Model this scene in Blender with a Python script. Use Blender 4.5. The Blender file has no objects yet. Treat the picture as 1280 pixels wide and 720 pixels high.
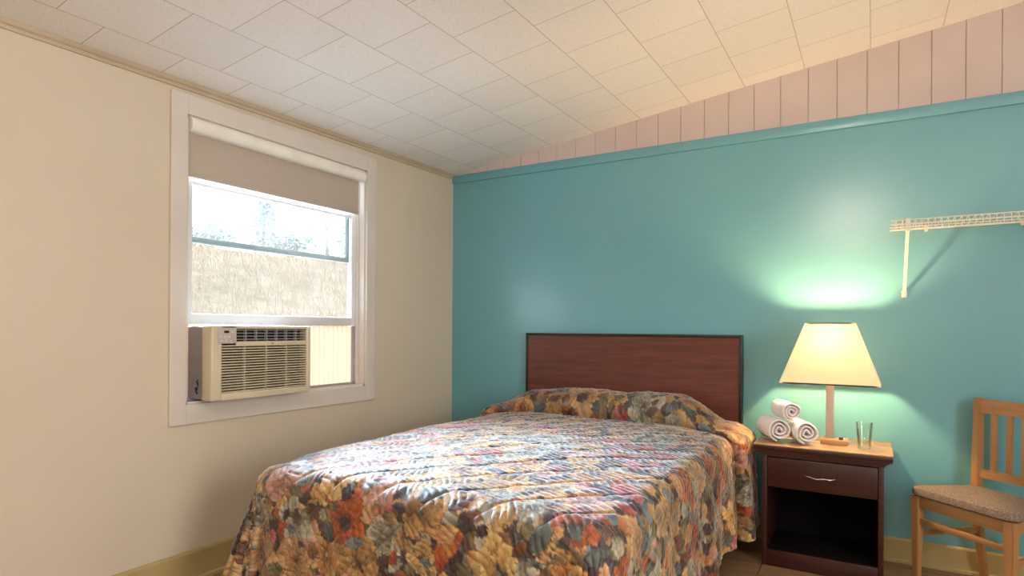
import bpy, bmesh, math, random
import numpy as np
from mathutils import Vector, Matrix
random.seed(7)
rng = np.random.default_rng(11)
S = bpy.context.scene
COL = S.collection
PI = math.pi

# ------------------------------------------------------------------ colours and materials
def lin(c):
    r = []
    for v in c[:3]:
        v = v / 255.0
        r.append(v / 12.92 if v <= 0.04045 else ((v + 0.055) / 1.055) ** 2.4)
    return (r[0], r[1], r[2], 1.0)

def new_mat(name):
    m = bpy.data.materials.new(name); m.use_nodes = True
    nt = m.node_tree; nt.nodes.clear()
    out = nt.nodes.new('ShaderNodeOutputMaterial')
    b = nt.nodes.new('ShaderNodeBsdfPrincipled')
    nt.links.new(b.outputs[0], out.inputs[0])
    return m, nt, b, out

def coords(nt, scale=(1, 1, 1), kind='Object', rot=(0, 0, 0), loc=(0, 0, 0)):
    tc = nt.nodes.new('ShaderNodeTexCoord'); mp = nt.nodes.new('ShaderNodeMapping')
    mp.inputs['Scale'].default_value = scale; mp.inputs['Rotation'].default_value = rot
    mp.inputs['Location'].default_value = loc
    nt.links.new(tc.outputs[kind], mp.inputs[0]); return mp.outputs[0]

def noise(nt, vec, scale, detail=3, rough=0.5):
    n = nt.nodes.new('ShaderNodeTexNoise'); n.inputs['Scale'].default_value = scale
    n.inputs['Detail'].default_value = detail; n.inputs['Roughness'].default_value = rough
    nt.links.new(vec, n.inputs['Vector']); return n.outputs['Fac']

def ramp(nt, fac, stops):
    r = nt.nodes.new('ShaderNodeValToRGB'); e = r.color_ramp.elements
    while len(e) < len(stops): e.new(0.5)
    for k, (p, c) in enumerate(stops): e[k].position = p; e[k].color = lin(c)
    nt.links.new(fac, r.inputs[0]); return r.outputs[0]

def bump(nt, b, h, strength=0.2, dist=0.01, prev=None):
    n = nt.nodes.new('ShaderNodeBump'); n.inputs['Strength'].default_value = strength
    n.inputs['Distance'].default_value = dist
    nt.links.new(h, n.inputs['Height'])
    if prev is not None: nt.links.new(prev, n.inputs['Normal'])
    nt.links.new(n.outputs[0], b.inputs['Normal']); return n.outputs[0]

def paint(name, c, rough=0.5, c2=None, nscale=6, bstr=0.05, bscale=120, metal=0.0, spec=0.5, bdist=0.002):
    m, nt, b, out = new_mat(name)
    c2 = c2 or tuple(max(0, v * 0.95) for v in c)
    v = coords(nt)
    nt.links.new(ramp(nt, noise(nt, v, nscale, 4), [(0.35, c2), (0.65, c)]), b.inputs['Base Color'])
    b.inputs['Roughness'].default_value = rough; b.inputs['Metallic'].default_value = metal
    b.inputs['Specular IOR Level'].default_value = spec
    if bstr: bump(nt, b, noise(nt, v, bscale, 3), bstr, bdist)
    return m

def wood(name, dark, light, axis='X', rough=0.35, grain=1.0, bstr=0.08, coat=0.0):
    m, nt, b, out = new_mat(name)
    sc = {'X': (1.2, 14, 14), 'Y': (14, 1.2, 14), 'Z': (14, 14, 1.2)}[axis]
    v = coords(nt, tuple(s * grain for s in sc))
    f = noise(nt, v, 3.0, 6, 0.6)
    nt.links.new(ramp(nt, f, [(0.3, dark), (0.5, tuple((a + c) / 2 for a, c in zip(dark, light))), (0.7, light)]), b.inputs['Base Color'])
    b.inputs['Roughness'].default_value = rough
    b.inputs['Coat Weight'].default_value = coat; b.inputs['Coat Roughness'].default_value = 0.2
    bump(nt, b, f, bstr, 0.002)
    return m

def emit(name, c, strength):
    m, nt, b, out = new_mat(name)
    nt.nodes.remove(b); e = nt.nodes.new('ShaderNodeEmission')
    e.inputs[0].default_value = lin(c); e.inputs[1].default_value = strength
    nt.links.new(e.outputs[0], out.inputs[0]); return m

def clear_glass(name, tint=(1, 1, 1), gloss=0.06, fres=0.7):
    m, nt, b, out = new_mat(name); nt.nodes.remove(b)
    t = nt.nodes.new('ShaderNodeBsdfTransparent'); g = nt.nodes.new('ShaderNodeBsdfGlossy')
    t.inputs[0].default_value = (*tint, 1); g.inputs['Roughness'].default_value = 0.02
    lw = nt.nodes.new('ShaderNodeLayerWeight'); lw.inputs[0].default_value = 0.25
    mx = nt.nodes.new('ShaderNodeMixShader'); mu = nt.nodes.new('ShaderNodeMath'); mu.operation = 'MULTIPLY_ADD'
    mu.inputs[1].default_value = fres; mu.inputs[2].default_value = gloss
    nt.links.new(lw.outputs['Fresnel'], mu.inputs[0]); nt.links.new(mu.outputs[0], mx.inputs[0])
    nt.links.new(t.outputs[0], mx.inputs[1]); nt.links.new(g.outputs[0], mx.inputs[2])
    nt.links.new(mx.outputs[0], out.inputs[0]); return m

def translucent(name, c, frac=0.5, c2=None):
    m, nt, b, out = new_mat(name)
    v = coords(nt, (90, 90, 90)); col = ramp(nt, noise(nt, v, 3), [(0.3, c2 or c), (0.7, c)])
    t = nt.nodes.new('ShaderNodeBsdfTranslucent'); mx = nt.nodes.new('ShaderNodeMixShader')
    nt.links.new(col, b.inputs['Base Color']); nt.links.new(col, t.inputs[0])
    b.inputs['Roughness'].default_value = 0.7; mx.inputs[0].default_value = frac
    nt.links.new(b.outputs[0], mx.inputs[1]); nt.links.new(t.outputs[0], mx.inputs[2])
    nt.links.new(mx.outputs[0], out.inputs[0]); return m

M = {}
M['wall_cream'] = paint('cream_wall_paint', (208, 198, 180), 0.55, (202, 191, 172), 1.2, 0.10, 40)
M['teal'] = paint('teal_wall_paint', (102, 166, 179), 0.25, (96, 161, 175), 1.0, 0.06, 9, spec=1.0, bdist=0.006)
M['pink_plank'] = paint('pale_pink_plank_paint', (206, 192, 188), 0.6, (198, 184, 178), 2.0, 0.08, 30)
M['white_trim'] = paint('white_trim_paint', (214, 208, 202), 0.4, (208, 200, 192), 3.0, 0.08, 25)
M['cove_trim'] = paint('beige_cove_trim', (192, 176, 152), 0.5)
M['vinyl'] = paint('white_vinyl', (226, 228, 232), 0.35)
M['rail_blue'] = paint('blue_grey_aluminium_rail', (120, 120, 114), 0.6, spec=0.1)
M['baseboard'] = paint('olive_baseboard_paint', (176, 158, 108), 0.45, (162, 144, 94), 3, 0.08, 20)
M['taupe'] = translucent('taupe_shade_fabric', (188, 176, 164), 0.08, (180, 168, 155))
M['shade_white'] = paint('white_shade_cassette', (240, 238, 230), 0.3)
M['ac_beige'] = paint('beige_ac_plastic', (206, 196, 172), 0.4, (198, 187, 162), 5)
M['ac_grey'] = paint('grey_control_plastic', (190, 182, 178), 0.4)
M['ac_side'] = paint('galvanised_grey_side', (158, 156, 160), 0.4)
M['black'] = paint('black_plastic', (22, 20, 20), 0.4)
M['dark_in'] = paint('dark_interior', (38, 30, 26), 0.8)
M['button'] = paint('pale_button', (215, 210, 208), 0.4)
M['accordion'] = translucent('peach_accordion_vinyl', (222, 196, 170), 0.05, (214, 188, 160))
M['mahogany'] = wood('mahogany_laminate', (82, 44, 38), (114, 62, 52), 'X', 0.33, 1.0, 0.03)
M['dark_edge'] = paint('near_black_edge', (30, 26, 28), 0.35)
M['night_wood'] = wood('dark_cherry_wood', (42, 17, 12), (64, 28, 20), 'X', 0.35, 1.0, 0.03)
M['night_in'] = paint('painted_shade_board', (13, 10, 10), 0.9, spec=0.1)  # shade inside the open nightstand painted in as near-black
M['night_top'] = wood('glossy_brown_tabletop', (150, 114, 80), (178, 140, 102), 'X', 0.22, 1.0, 0.02)
M['oak'] = wood('honey_oak', (148, 108, 66), (174, 131, 86), 'Z', 0.38, 0.9, 0.03)
M['oak_x'] = wood('honey_oak_rail', (148, 108, 66), (174, 131, 86), 'X', 0.38, 0.9, 0.03)
M['nickel'] = paint('brushed_nickel', (200, 190, 180), 0.4, metal=0.4)
M['chrome'] = paint('satin_metal_pull', (215, 205, 195), 0.25, metal=0.9)
M['lamp_wood'] = wood('golden_lamp_base', (176, 130, 84), (206, 160, 110), 'X', 0.3)
M['towel'] = paint('white_terry', (250, 246, 246), 0.9, (242, 237, 236), 30, 0.5, 420, bdist=0.003)
M['wire'] = paint('white_coated_wire', (225, 222, 208), 0.35)
M['mattress'] = paint('mattress_ticking', (215, 215, 218), 0.8)
M['bed_metal'] = paint('black_steel_frame', (25, 24, 26), 0.45)
M['shade'] = translucent('cream_lamp_shade', (252, 243, 224), 0.048, (250, 240, 218))
M['bulb'] = emit('warm_bulb', (255, 206, 142), 1200)
M['globe'] = emit('warm_fill_globe', (255, 238, 222), 62)
M['glass'] = clear_glass('window_glass', (0.93, 0.96, 0.97))
M['storm_glass'] = clear_glass('screened_glass', (0.86, 0.89, 0.90))
def drink_mat():
    m, nt, b, out = new_mat('drinking_glass')
    b.inputs['Transmission Weight'].default_value = 1.0; b.inputs['Roughness'].default_value = 0.0
    b.inputs['IOR'].default_value = 1.45
    v = coords(nt); nt.links.new(ramp(nt, noise(nt, v, 5), [(0, (246, 250, 246)), (1, (252, 255, 252))]), b.inputs['Base Color'])
    return m
M['drink'] = clear_glass('drinking_glass_clear', (0.975, 0.985, 0.975), 0.035, 0.6)
def seat_mat():
    m, nt, b, out = new_mat('taupe_tweed_seat')
    v = coords(nt); f = noise(nt, v, 160, 3, 0.7)
    nt.links.new(ramp(nt, f, [(0.3, (74, 66, 70)), (0.5, (118, 104, 94)), (0.7, (148, 132, 112))]), b.inputs['Base Color'])
    b.inputs['Roughness'].default_value = 0.85; bump(nt, b, f, 0.5, 0.003); return m
M['seat'] = seat_mat()

def ceiling_mat():
    m, nt, b, out = new_mat('ceiling_tiles')
    # brick rows run along world X, joints along world Y; each row shifted half a tile
    v = coords(nt, (1, 1, 1), 'Object', (0, 0, -PI / 2))
    tc = nt.nodes.new('ShaderNodeTexCoord'); sx = nt.nodes.new('ShaderNodeSeparateXYZ'); cb = nt.nodes.new('ShaderNodeCombineXYZ')
    nt.links.new(tc.outputs['Object'], sx.inputs[0])
    ax = nt.nodes.new('ShaderNodeMath'); ax.operation = 'ADD'; ax.inputs[1].default_value = 2.56 + 0.318 * 20
    ay = nt.nodes.new('ShaderNodeMath'); ay.operation = 'ADD'; ay.inputs[1].default_value = -1.38 + 0.3225 * 40.5
    nt.links.new(sx.outputs['X'], ax.inputs[0]); nt.links.new(sx.outputs['Y'], ay.inputs[0])
    nt.links.new(ay.outputs[0], cb.inputs['X']); nt.links.new(ax.outputs[0], cb.inputs['Y'])
    br = nt.nodes.new('ShaderNodeTexBrick'); br.offset = 0.5; br.offset_frequency = 2
    br.inputs['Scale'].default_value = 1; br.inputs['Brick Width'].default_value = 0.3225; br.inputs['Row Height'].default_value = 0.318
    br.inputs['Mortar Size'].default_value = 0.0019; br.inputs['Mortar Smooth'].default_value = 0.2
    br.inputs['Color1'].default_value = lin((247, 245, 243)); br.inputs['Color2'].default_value = lin((242, 240, 238))
    br.inputs['Mortar'].default_value = lin((196, 184, 174))
    nt.links.new(cb.outputs[0], br.inputs['Vector'])
    n1 = noise(nt, tc.outputs['Object'], 75, 4, 0.7)
    mix = nt.nodes.new('ShaderNodeMixRGB'); mix.blend_type = 'MULTIPLY'; mix.inputs[0].default_value = 0.5
    nt.links.new(br.outputs['Color'], mix.inputs[1])
    nt.links.new(ramp(nt, n1, [(0.36, (240, 238, 237)), (0.5, (255, 255, 255))]), mix.inputs[2])
    nt.links.new(mix.outputs[0], b.inputs['Base Color'])
    b.inputs['Roughness'].default_value = 0.6
    mo = nt.nodes.new('ShaderNodeMath'); mo.operation = 'SUBTRACT'; nt.links.new(n1, mo.inputs[0]); nt.links.new(br.outputs['Fac'], mo.inputs[1])
    bump(nt, b, mo.outputs[0], 0.35, 0.004)
    return m
M['ceiling'] = ceiling_mat()

def floor_mat():
    m, nt, b, out = new_mat('floor_boards')
    v = coords(nt)
    br = nt.nodes.new('ShaderNodeTexBrick'); br.offset = 0.4
    br.inputs['Scale'].default_value = 1; br.inputs['Brick Width'].default_value = 1.2; br.inputs['Row Height'].default_value = 0.16
    br.inputs['Mortar Size'].default_value = 0.003
    br.inputs['Color1'].default_value = lin((158, 128, 96)); br.inputs['Color2'].default_value = lin((138, 110, 82)); br.inputs['Mortar'].default_value = lin((70, 48, 34))
    nt.links.new(v, br.inputs['Vector'])
    f = noise(nt, coords(nt, (2, 18, 18)), 3, 5)
    mix = nt.nodes.new('ShaderNodeMixRGB'); mix.blend_type = 'MULTIPLY'; mix.inputs[0].default_value = 0.6
    nt.links.new(br.outputs['Color'], mix.inputs[1]); nt.links.new(ramp(nt, f, [(0.3, (190, 180, 170)), (0.7, (255, 255, 255))]), mix.inputs[2])
    nt.links.new(mix.outputs[0], b.inputs['Base Color']); b.inputs['Roughness'].default_value = 0.35
    bump(nt, b, br.outputs['Fac'], -0.3, 0.003); return m
M['floor'] = floor_mat()

# ------------------------------------------------------------------ object helpers
def mesh_obj(name, bm, mat, parent=None, smooth=False, loc=None):
    me = bpy.data.meshes.new(name); bmesh.ops.recalc_face_normals(bm, faces=bm.faces); bm.to_mesh(me); bm.free()
    mats = mat if isinstance(mat, (list, tuple)) else [mat]
    for q in mats: me.materials.append(q)
    if smooth:
        for p in me.polygons: p.use_smooth = True
        try: me.set_sharp_from_angle(angle=math.radians(38))
        except Exception: pass
    o = bpy.data.objects.new(name, me); COL.objects.link(o)
    if parent: o.parent = parent
    if loc: o.location = loc
    return o

def thing(name, label, cat, loc=(0, 0, 0), rz=0, group=None):
    o = bpy.data.objects.new(name, None); COL.objects.link(o); o.empty_display_size = 0.05
    o.location = loc; o.rotation_euler = (0, 0, rz); o['label'] = label; o['category'] = cat
    if group: o['group'] = group
    return o
def tag(o, label, cat, group=None, kind=None):
    o['label'] = label; o['category'] = cat
    if group: o['group'] = group
    if kind: o['kind'] = kind
    return o
def struct(o, label=None):
    o['kind'] = 'structure'
    if label: o['label'] = label
    return o

def box(bm, x0, x1, y0, y1, z0, z1, bev=0.0, seg=2, mi=0):
    r = bmesh.ops.create_cube(bm, size=1.0)
    vs = r['verts']
    for v in vs:
        v.co = Vector((x0 + (v.co.x + .5) * (x1 - x0), y0 + (v.co.y + .5) * (y1 - y0), z0 + (v.co.z + .5) * (z1 - z0)))
    fs = {f for v in vs for f in v.link_faces}
    for f in fs: f.material_index = mi
    if bev > 0:
        es = list({e for v in vs for e in v.link_edges})
        bmesh.ops.bevel(bm, geom=es, offset=bev, segments=seg, affect='EDGES', profile=0.5)
    return vs

def hexa(bm, pts, mi=0):
    """eight corners: bottom four counter-clockwise, top four counter-clockwise"""
    v = [bm.verts.new(p) for p in pts]
    for q in ((0, 3, 2, 1), (4, 5, 6, 7), (0, 1, 5, 4), (1, 2, 6, 5), (2, 3, 7, 6), (3, 0, 4, 7)):
        f = bm.faces.new([v[k] for k in q]); f.material_index = mi
    return v

def tube(bm, pts, r, n=8, mi=0, cap=True):
    pts = [Vector(p) for p in pts]; rings = []
    rs = r if isinstance(r, (list, tuple)) else [r] * len(pts)
    up = Vector((0, 0, 1))
    for k, p in enumerate(pts):
        d = (pts[min(k + 1, len(pts) - 1)] - pts[max(k - 1, 0)]).normalized()
        a = d.cross(up)
        if a.length < 0.05: a = d.cross(Vector((1, 0, 0)))
        a.normalize(); b = d.cross(a)
        rings.append([bm.verts.new(p + (a * math.cos(t) + b * math.sin(t)) * rs[k]) for t in [2 * PI * j / n for j in range(n)]])
    for k in range(len(rings) - 1):
        for j in range(n):
            f = bm.faces.new((rings[k][j], rings[k][(j + 1) % n], rings[k + 1][(j + 1) % n], rings[k + 1][j])); f.material_index = mi
    if cap:
        bm.faces.new(rings[0][::-1]).material_index = mi; bm.faces.new(rings[-1]).material_index = mi

def lathe(bm, prof, n=32, c=(0, 0, 0)):
    rings = []
    for (r, z) in prof:
        if r < 1e-5: rings.append([bm.verts.new((c[0], c[1], c[2] + z))])
        else: rings.append([bm.verts.new((c[0] + r * math.cos(2 * PI * j / n), c[1] + r * math.sin(2 * PI * j / n), c[2] + z)) for j in range(n)])
    for a, b in zip(rings, rings[1:]):
        for j in range(n):
            q = [a[j % len(a)], a[(j + 1) % len(a)], b[(j + 1) % len(b)], b[j % len(b)]]
            q2 = []
            for v in q:
                if v not in q2: q2.append(v)
            if len(q2) > 2: bm.faces.new(q2)

def extrude_profile(bm, prof, x0, x1, axis='X', mi=0):
    """prof: list of 2-D points (a,b); extruded along axis; X: (y,z), Y: (x,z)"""
    def P(t, a, b): return (t, a, b) if axis == 'X' else (a, t, b)
    A = [bm.verts.new(P(x0, a, b)) for a, b in prof]; B = [bm.verts.new(P(x1, a, b)) for a, b in prof]
    n = len(prof)
    for k in range(n): bm.faces.new((A[k], A[(k + 1) % n], B[(k + 1) % n], B[k])).material_index = mi
    bm.faces.new(A[::-1]).material_index = mi; bm.faces.new(B).material_index = mi

# ------------------------------------------------------------------ room numbers
XW, YW = -2.76, 3.77            # inner faces of the left and back walls
XR, YF = 2.3, -1.9              # right wall and the wall behind the camera
T = 0.14
def zc(x, y): return 2.372 + 0.125 * (x - XW) + 0.016 * (y - YW)

# floor
bm = bmesh.new(); box(bm, XW - T, XR + T, YF - T, YW + T, -0.1, 0.0)
struct(mesh_obj('floor', bm, M['floor']))
# ceiling (slopes up to the right)
bm = bmesh.new()
cs = [(XW - T, YF - T), (XR + T, YF - T), (XR + T, YW + T), (XW - T, YW + T)]
hexa(bm, [(x, y, zc(x, y)) for x, y in cs] + [(x, y, zc(x, y) + 0.12) for x, y in cs])
struct(mesh_obj('ceiling', bm, M['ceiling']))

# left wall with the window opening
OY0, OY1, OZ0, OZ1 = 1.668, 2.838, 0.838, 2.192
bm = bmesh.new()
def wl(y0, y1, z0, z1=None):
    if z1 is None: a, b, c, d = (zc(XW, y0) , zc(XW, y1), zc(XW - T, y1), zc(XW - T, y0))
    else: a = b = c = d = z1
    hexa(bm, [(XW, y0, z0), (XW, y1, z0), (XW - T, y1, z0), (XW - T, y0, z0), (XW, y0, a), (XW, y1, b), (XW - T, y1, c), (XW - T, y0, d)])
wl(YF, OY0, 0); wl(OY1, YW, 0); wl(OY0, OY1, 0, OZ0); wl(OY0, OY1, OZ1)
struct(mesh_obj('wall_left', bm, M['wall_cream']))
# back wall: teal below, planks above
ZT = 2.362
bm = bmesh.new()
box(bm, XW - T, XR + T, YW, YW + T, 0, ZT)
px = [XW]; k0 = -0.173 - 0.1425 * 18
x = k0
while x < XR:
    if x > XW + 0.02: px.append(x)
    x += 0.1425
px.append(XR)
g = 0.0035
for a, b in zip(px, px[1:]):
    z1a, z1b = zc(a, YW), zc(b, YW)
    hexa(bm, [(a + g / 2, YW + 0.006, ZT), (b - g / 2, YW + 0.006, ZT), (b - g / 2, YW + T, ZT), (a + g / 2, YW + T, ZT),
              (a + g / 2, YW + 0.006, z1a), (b - g / 2, YW + 0.006, z1b), (b - g / 2, YW + T, z1b), (a + g / 2, YW + T, z1a)], 1)
    hexa(bm, [(b - g / 2, YW + 0.012, ZT), (b + g / 2, YW + 0.012, ZT), (b + g / 2, YW + T, ZT), (b - g / 2, YW + T, ZT),
              (b - g / 2, YW + 0.012, z1b), (b + g / 2, YW + 0.012, z1b), (b + g / 2, YW + T, z1b), (b - g / 2, YW + T, z1b)], 1)
struct(mesh_obj('wall_back', bm, [M['teal'], M['pink_plank']]))
# teal board along the top of the painted panel
bm = bmesh.new(); box(bm, XW, XR, YW - 0.014, YW + 0.002, 2.303, ZT + 0.001, 0.003, 2)
struct(mesh_obj('trim_1', bm, M['teal'], smooth=True))
# cove strip between left wall and ceiling
bm = bmesh.new()
for (a, b) in ((YF, YW),):
    def pr(y):
        z = zc(XW, y)
        return [(XW, y, z - 0.034), (XW + 0.008, y, z - 0.034), (XW + 0.011, y, z - 0.022), (XW + 0.007, y, z - 0.018), (XW + 0.014, y, z - 0.012), (XW + 0.02, y, z + 0.002), (XW, y, z)]
    A = [bm.verts.new(p) for p in pr(a)]; B = [bm.verts.new(p) for p in pr(b)]
    for k in range(7): bm.faces.new((A[k], A[(k + 1) % 7], B[(k + 1) % 7], B[k]))
    bm.faces.new(A); bm.faces.new(B[::-1])
struct(mesh_obj('trim_2', bm, M['cove_trim']))
# right and front walls (out of the picture)
bm = bmesh.new()
hexa(bm, [(XR, YF - T, 0), (XR + T, YF - T, 0), (XR + T, YW, 0), (XR, YW, 0), (XR, YF - T, zc(XR, YF)), (XR + T, YF - T, zc(XR + T, YF)), (XR + T, YW, zc(XR + T, YW)), (XR, YW, zc(XR, YW))])
struct(mesh_obj('wall_right', bm, M['wall_cream']))
bm = bmesh.new()
hexa(bm, [(XW - T, YF - T, 0), (XR, YF - T, 0), (XR, YF, 0), (XW - T, YF, 0), (XW - T, YF - T, zc(XW - T, YF)), (XR, YF - T, zc(XR, YF)), (XR, YF, zc(XR, YF)), (XW - T, YF, zc(XW - T, YF))])
struct(mesh_obj('wall_front', bm, M['wall_cream']))
# baseboards with a small rounded top and a shoe strip
def base_profile(s=1):
    return [(0, 0), (-0.02 * s, 0), (-0.02 * s, 0.012), (-0.013 * s, 0.018), (-0.013 * s, 0.115), (-0.009 * s, 0.123), (0, 0.125)]
bm = bmesh.new(); extrude_profile(bm, [(YW + a, b) for a, b in base_profile()], XW + 0.013, XR, 'X')
struct(mesh_obj('baseboard_back', bm, M['baseboard']))
bm = bmesh.new(); extrude_profile(bm, [(XW - a, b * 1.18) for a, b in base_profile()], YF, YW - 0.0, 'Y')
struct(mesh_obj('baseboard_left', bm, M['baseboard']))

# ------------------------------------------------------------------ window
win = bpy.data.objects.new('window_1', None); COL.objects.link(win); win.location = (XW, 2.25, 0.84)
struct(win, 'white double-hung window with raised lower sash')
def wpart(name, bm, mat, parent=win, smooth=False):
    me_off = Vector((-XW, -2.25, -0.84))
    for v in bm.verts: v.co += me_off
    o = mesh_obj(name, bm, mat, win if parent is win else parent, smooth); return o
bm = bmesh.new()
cx0, cx1 = XW, XW + 0.016
box(bm, cx0, cx1, OY0 - 0.078, OY0, OZ0 - 0.093, 2.283, 0.003); box(bm, cx0, cx1, OY1, OY1 + 0.08, OZ0 - 0.093, 2.283, 0.003)
box(bm, cx0, cx1 - 0.001, OY0, OY1, OZ1, 2.283, 0.002); box(bm, cx0, cx1 - 0.001, OY0, OY1, OZ0 - 0.093, OZ0, 0.002)
wpart('window_casing', bm, M['white_trim'])
bm = bmesh.new()                                # jamb lining
box(bm, XW - T, XW + 0.001, OY0 - 0.001, OY0 + 0.012, OZ0, OZ1); box(bm, XW - T, XW + 0.001, OY1 - 0.012, OY1 + 0.001, OZ0, OZ1)
box(bm, XW - T, XW + 0.001, OY0, OY1, OZ1 - 0.012, OZ1 + 0.001); box(bm, XW - T, XW + 0.001, OY0, OY1, OZ0 - 0.001, OZ0 + 0.01)
for y in (OY0 + 0.012, OY1 - 0.030):            # sash tracks
    box(bm, XW - 0.05, XW - 0.038, y, y + 0.018, OZ0 + 0.01, OZ1 - 0.012, 0.002)
    box(bm, XW - 0.086, XW - 0.078, y, y + 0.018, OZ0 + 0.01, OZ1 - 0.012, 0.002)
wpart('window_jamb', bm, M['white_trim'])
def sash(name, x0, x1, z0, z1, rb, rt, st, mat, gmat):
    y0, y1 = OY0 + 0.02, OY1 - 0.02
    bm = bmesh.new()
    box(bm, x0, x1, y0, y0 + st, z0, z1, 0.004); box(bm, x0, x1, y1 - st, y1, z0, z1, 0.004)
    box(bm, x0 + .001, x1 - .001, y0 + st - .004, y1 - st + .004, z0, z0 + rb, 0.004); box(bm, x0 + .001, x1 - .001, y0 + st - .004, y1 - st + .004, z1 - rt, z1, 0.004)
    s = wpart(name, bm, mat, smooth=True)
    bm = bmesh.new(); box(bm, (x0 + x1) / 2 - 0.002, (x0 + x1) / 2 + 0.002, y0 + st - .006, y1 - st + .006, z0 + rb - .006, z1 - rt + .006)
    for v in bm.verts: v.co += Vector((-XW, -2.25, -0.84))
    mesh_obj('glass_pane', bm, gmat, s)
    return s
sash('lower_sash', XW - 0.078, XW - 0.050, 1.213, 1.925, 0.052, 0.035, 0.045, M['vinyl'], M['glass'])
sash('upper_sash', XW - 0.115, XW - 0.088, 1.612, 2.178, 0.030, 0.035, 0.045, M['rail_blue'], M['storm_glass'])

# roller shade
rs = thing('roller_shade', 'taupe roller shade with white head rail drawn partway down over the window', 'window shade', (XW, 2.25, 2.15))
o3 = Vector((-XW, -2.25, -2.15))
bm = bmesh.new()
prof = []
for k in range(9):
    t = PI * k / 8 - PI / 2
    prof.append((XW - 0.03 + 0.032 + 0.024 * math.cos(t), 2.152 + 0.034 * math.sin(t)))
prof += [(XW - 0.03, 2.186), (XW - 0.03, 2.118)]
extrude_profile(bm, prof, OY0 + 0.016, OY1 - 0.016, 'Y')
for v in bm.verts: v.co += o3
mesh_obj('head_rail', bm, M['shade_white'], rs, True)
bm = bmesh.new(); box(bm, XW - 0.022, XW - 0.0205, OY0 + 0.018, OY1 - 0.042, 1.93, 2.13)
for v in bm.verts: v.co += o3
mesh_obj('shade_fabric', bm, M['taupe'], rs)
bm = bmesh.new(); box(bm, XW - 0.027, XW - 0.015, OY0 + 0.017, OY1 - 0.041, 1.912, 1.934, 0.004)
for v in bm.verts: v.co += o3
mesh_obj('hem_bar', bm, M['taupe'], rs, True)

# ------------------------------------------------------------------ air conditioner
ac = thing('air_conditioner', 'beige louvred air conditioner unit sitting in the lower window opening', 'air conditioner', (-2.76, 2.0, 0.85))
def acp(name, bm, mat, parent=ac, smooth=False):
    for v in bm.verts: v.co += Vector((2.76, -2.0, -0.85))
    return mesh_obj(name, bm, mat, parent, smooth)
AY0, AY1, AZ0, AZ1, AX = 1.712, 2.292, 0.853, 1.208, -2.622
bm = bmesh.new(); box(bm, -3.05, -2.70, AY0 + 0.012, AY1 - 0.012, AZ0 + 0.004, AZ1 - 0.006, 0.004)
acp('metal_housing', bm, M['ac_side'])
# front bezel: frame with openings
bm = bmesh.new()
fy0, fy1, fz0, fz1 = 1.768, 2.262, 0.888, 1.108       # intake opening
vy0, vy1, vz0, vz1 = 1.842, 2.262, 1.132, 1.192       # outlet opening
xb = -2.70
box(bm, xb, AX, AY0, fy0, AZ0, AZ1, 0.010, 3); box(bm, xb, AX, fy1, AY1, AZ0, AZ1, 0.010, 3)
box(bm, xb + .002, AX - .001, fy0 - .008, fy1 + .008, AZ0, fz0, 0.006); box(bm, xb + .002, AX - .001, fy0 - .008, fy1 + .008, fz1, vz0, 0.004)
box(bm, xb + .002, AX - .001, fy0 - .008, fy1 + .008, vz1, AZ1, 0.006); box(bm, xb + .002, AX - .001, fy0 - .008, vy0, fz1 + 0.002, AZ1 - .002, 0.004)
acp('front_bezel', bm, M['ac_beige'], smooth=True)
bm = bmesh.new(); box(bm, xb - 0.004, xb + 0.02, fy0 - 0.01, fy1 + 0.01, fz0 - 0.01, vz1 + 0.008)
acp('filter_panel', bm, M['dark_in'])
bm = bmesh.new()
n = 17
for k in range(n):
    z = fz0 + (k + 0.5) * (fz1 - fz0) / n
    hexa(bm, [(AX - 0.022, fy0 - .002, z + 0.000), (AX - 0.003, fy0 - .002, z - 0.0052), (AX - 0.003, fy1 + .002, z - 0.0052), (AX - 0.022, fy1 + .002, z + 0.000),
              (AX - 0.022, fy0 - .002, z + 0.0020), (AX - 0.003, fy0 - .002, z - 0.0008), (AX - 0.003, fy1 + .002, z - 0.0008), (AX - 0.022, fy1 + .002, z + 0.0020)])
for q in (0.25, 0.5, 0.75):
    y = fy0 + q * (fy1 - fy0); box(bm, AX - 0.024, AX - 0.007, y - 0.0015, y + 0.0015, fz0, fz1)
acp('intake_grille', bm, M['ac_beige'])
bm = bmesh.new()
for k in range(4):
    z = vz0 + 0.008 + k * 0.0150; box(bm, AX - 0.03, AX - 0.010, vy0, vy1, z, z + 0.0035)
acp('outlet_louver', bm, M['ac_side'])
for k in range(1, 7):
    bm = bmesh.new(); y = vy0 + k * (vy1 - vy0) / 7; box(bm, AX - 0.034, AX - 0.014, y - 0.002, y + 0.002, vz0, vz1)
    acp('outlet_vane', bm, M['ac_side'])
bm = bmesh.new(); box(bm, AX - 0.006, AX + 0.0015, 1.742, 1.832, 1.122, 1.196, 0.002)
cp = acp('control_panel', bm, M['ac_grey'], smooth=True)
bm = bmesh.new(); box(bm, AX, AX + 0.0025, 1.774, 1.800, 1.172, 1.184, 0.001)
acp('display', bm, M['black'], cp)
for (y, z) in ((1.757, 1.155), (1.778, 1.155), (1.800, 1.155), (1.760, 1.135), (1.785, 1.135), (1.810, 1.135), (1.818, 1.176)):
    bm = bmesh.new(); box(bm, AX, AX + 0.003, y - 0.006, y + 0.006, z - 0.0035, z + 0.0035, 0.001)
    acp('button', bm, M['button'], cp)
bm = bmesh.new(); bmesh.ops.create_cone(bm, cap_ends=True, segments=20, radius1=0.006, radius2=0.005, depth=0.003, matrix=Matrix.Translation((AX + 0.0005, 2.045, 1.120)) @ Matrix.Rotation(PI / 2, 4, 'Y'))
acp('badge', bm, M['ac_side'])
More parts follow.
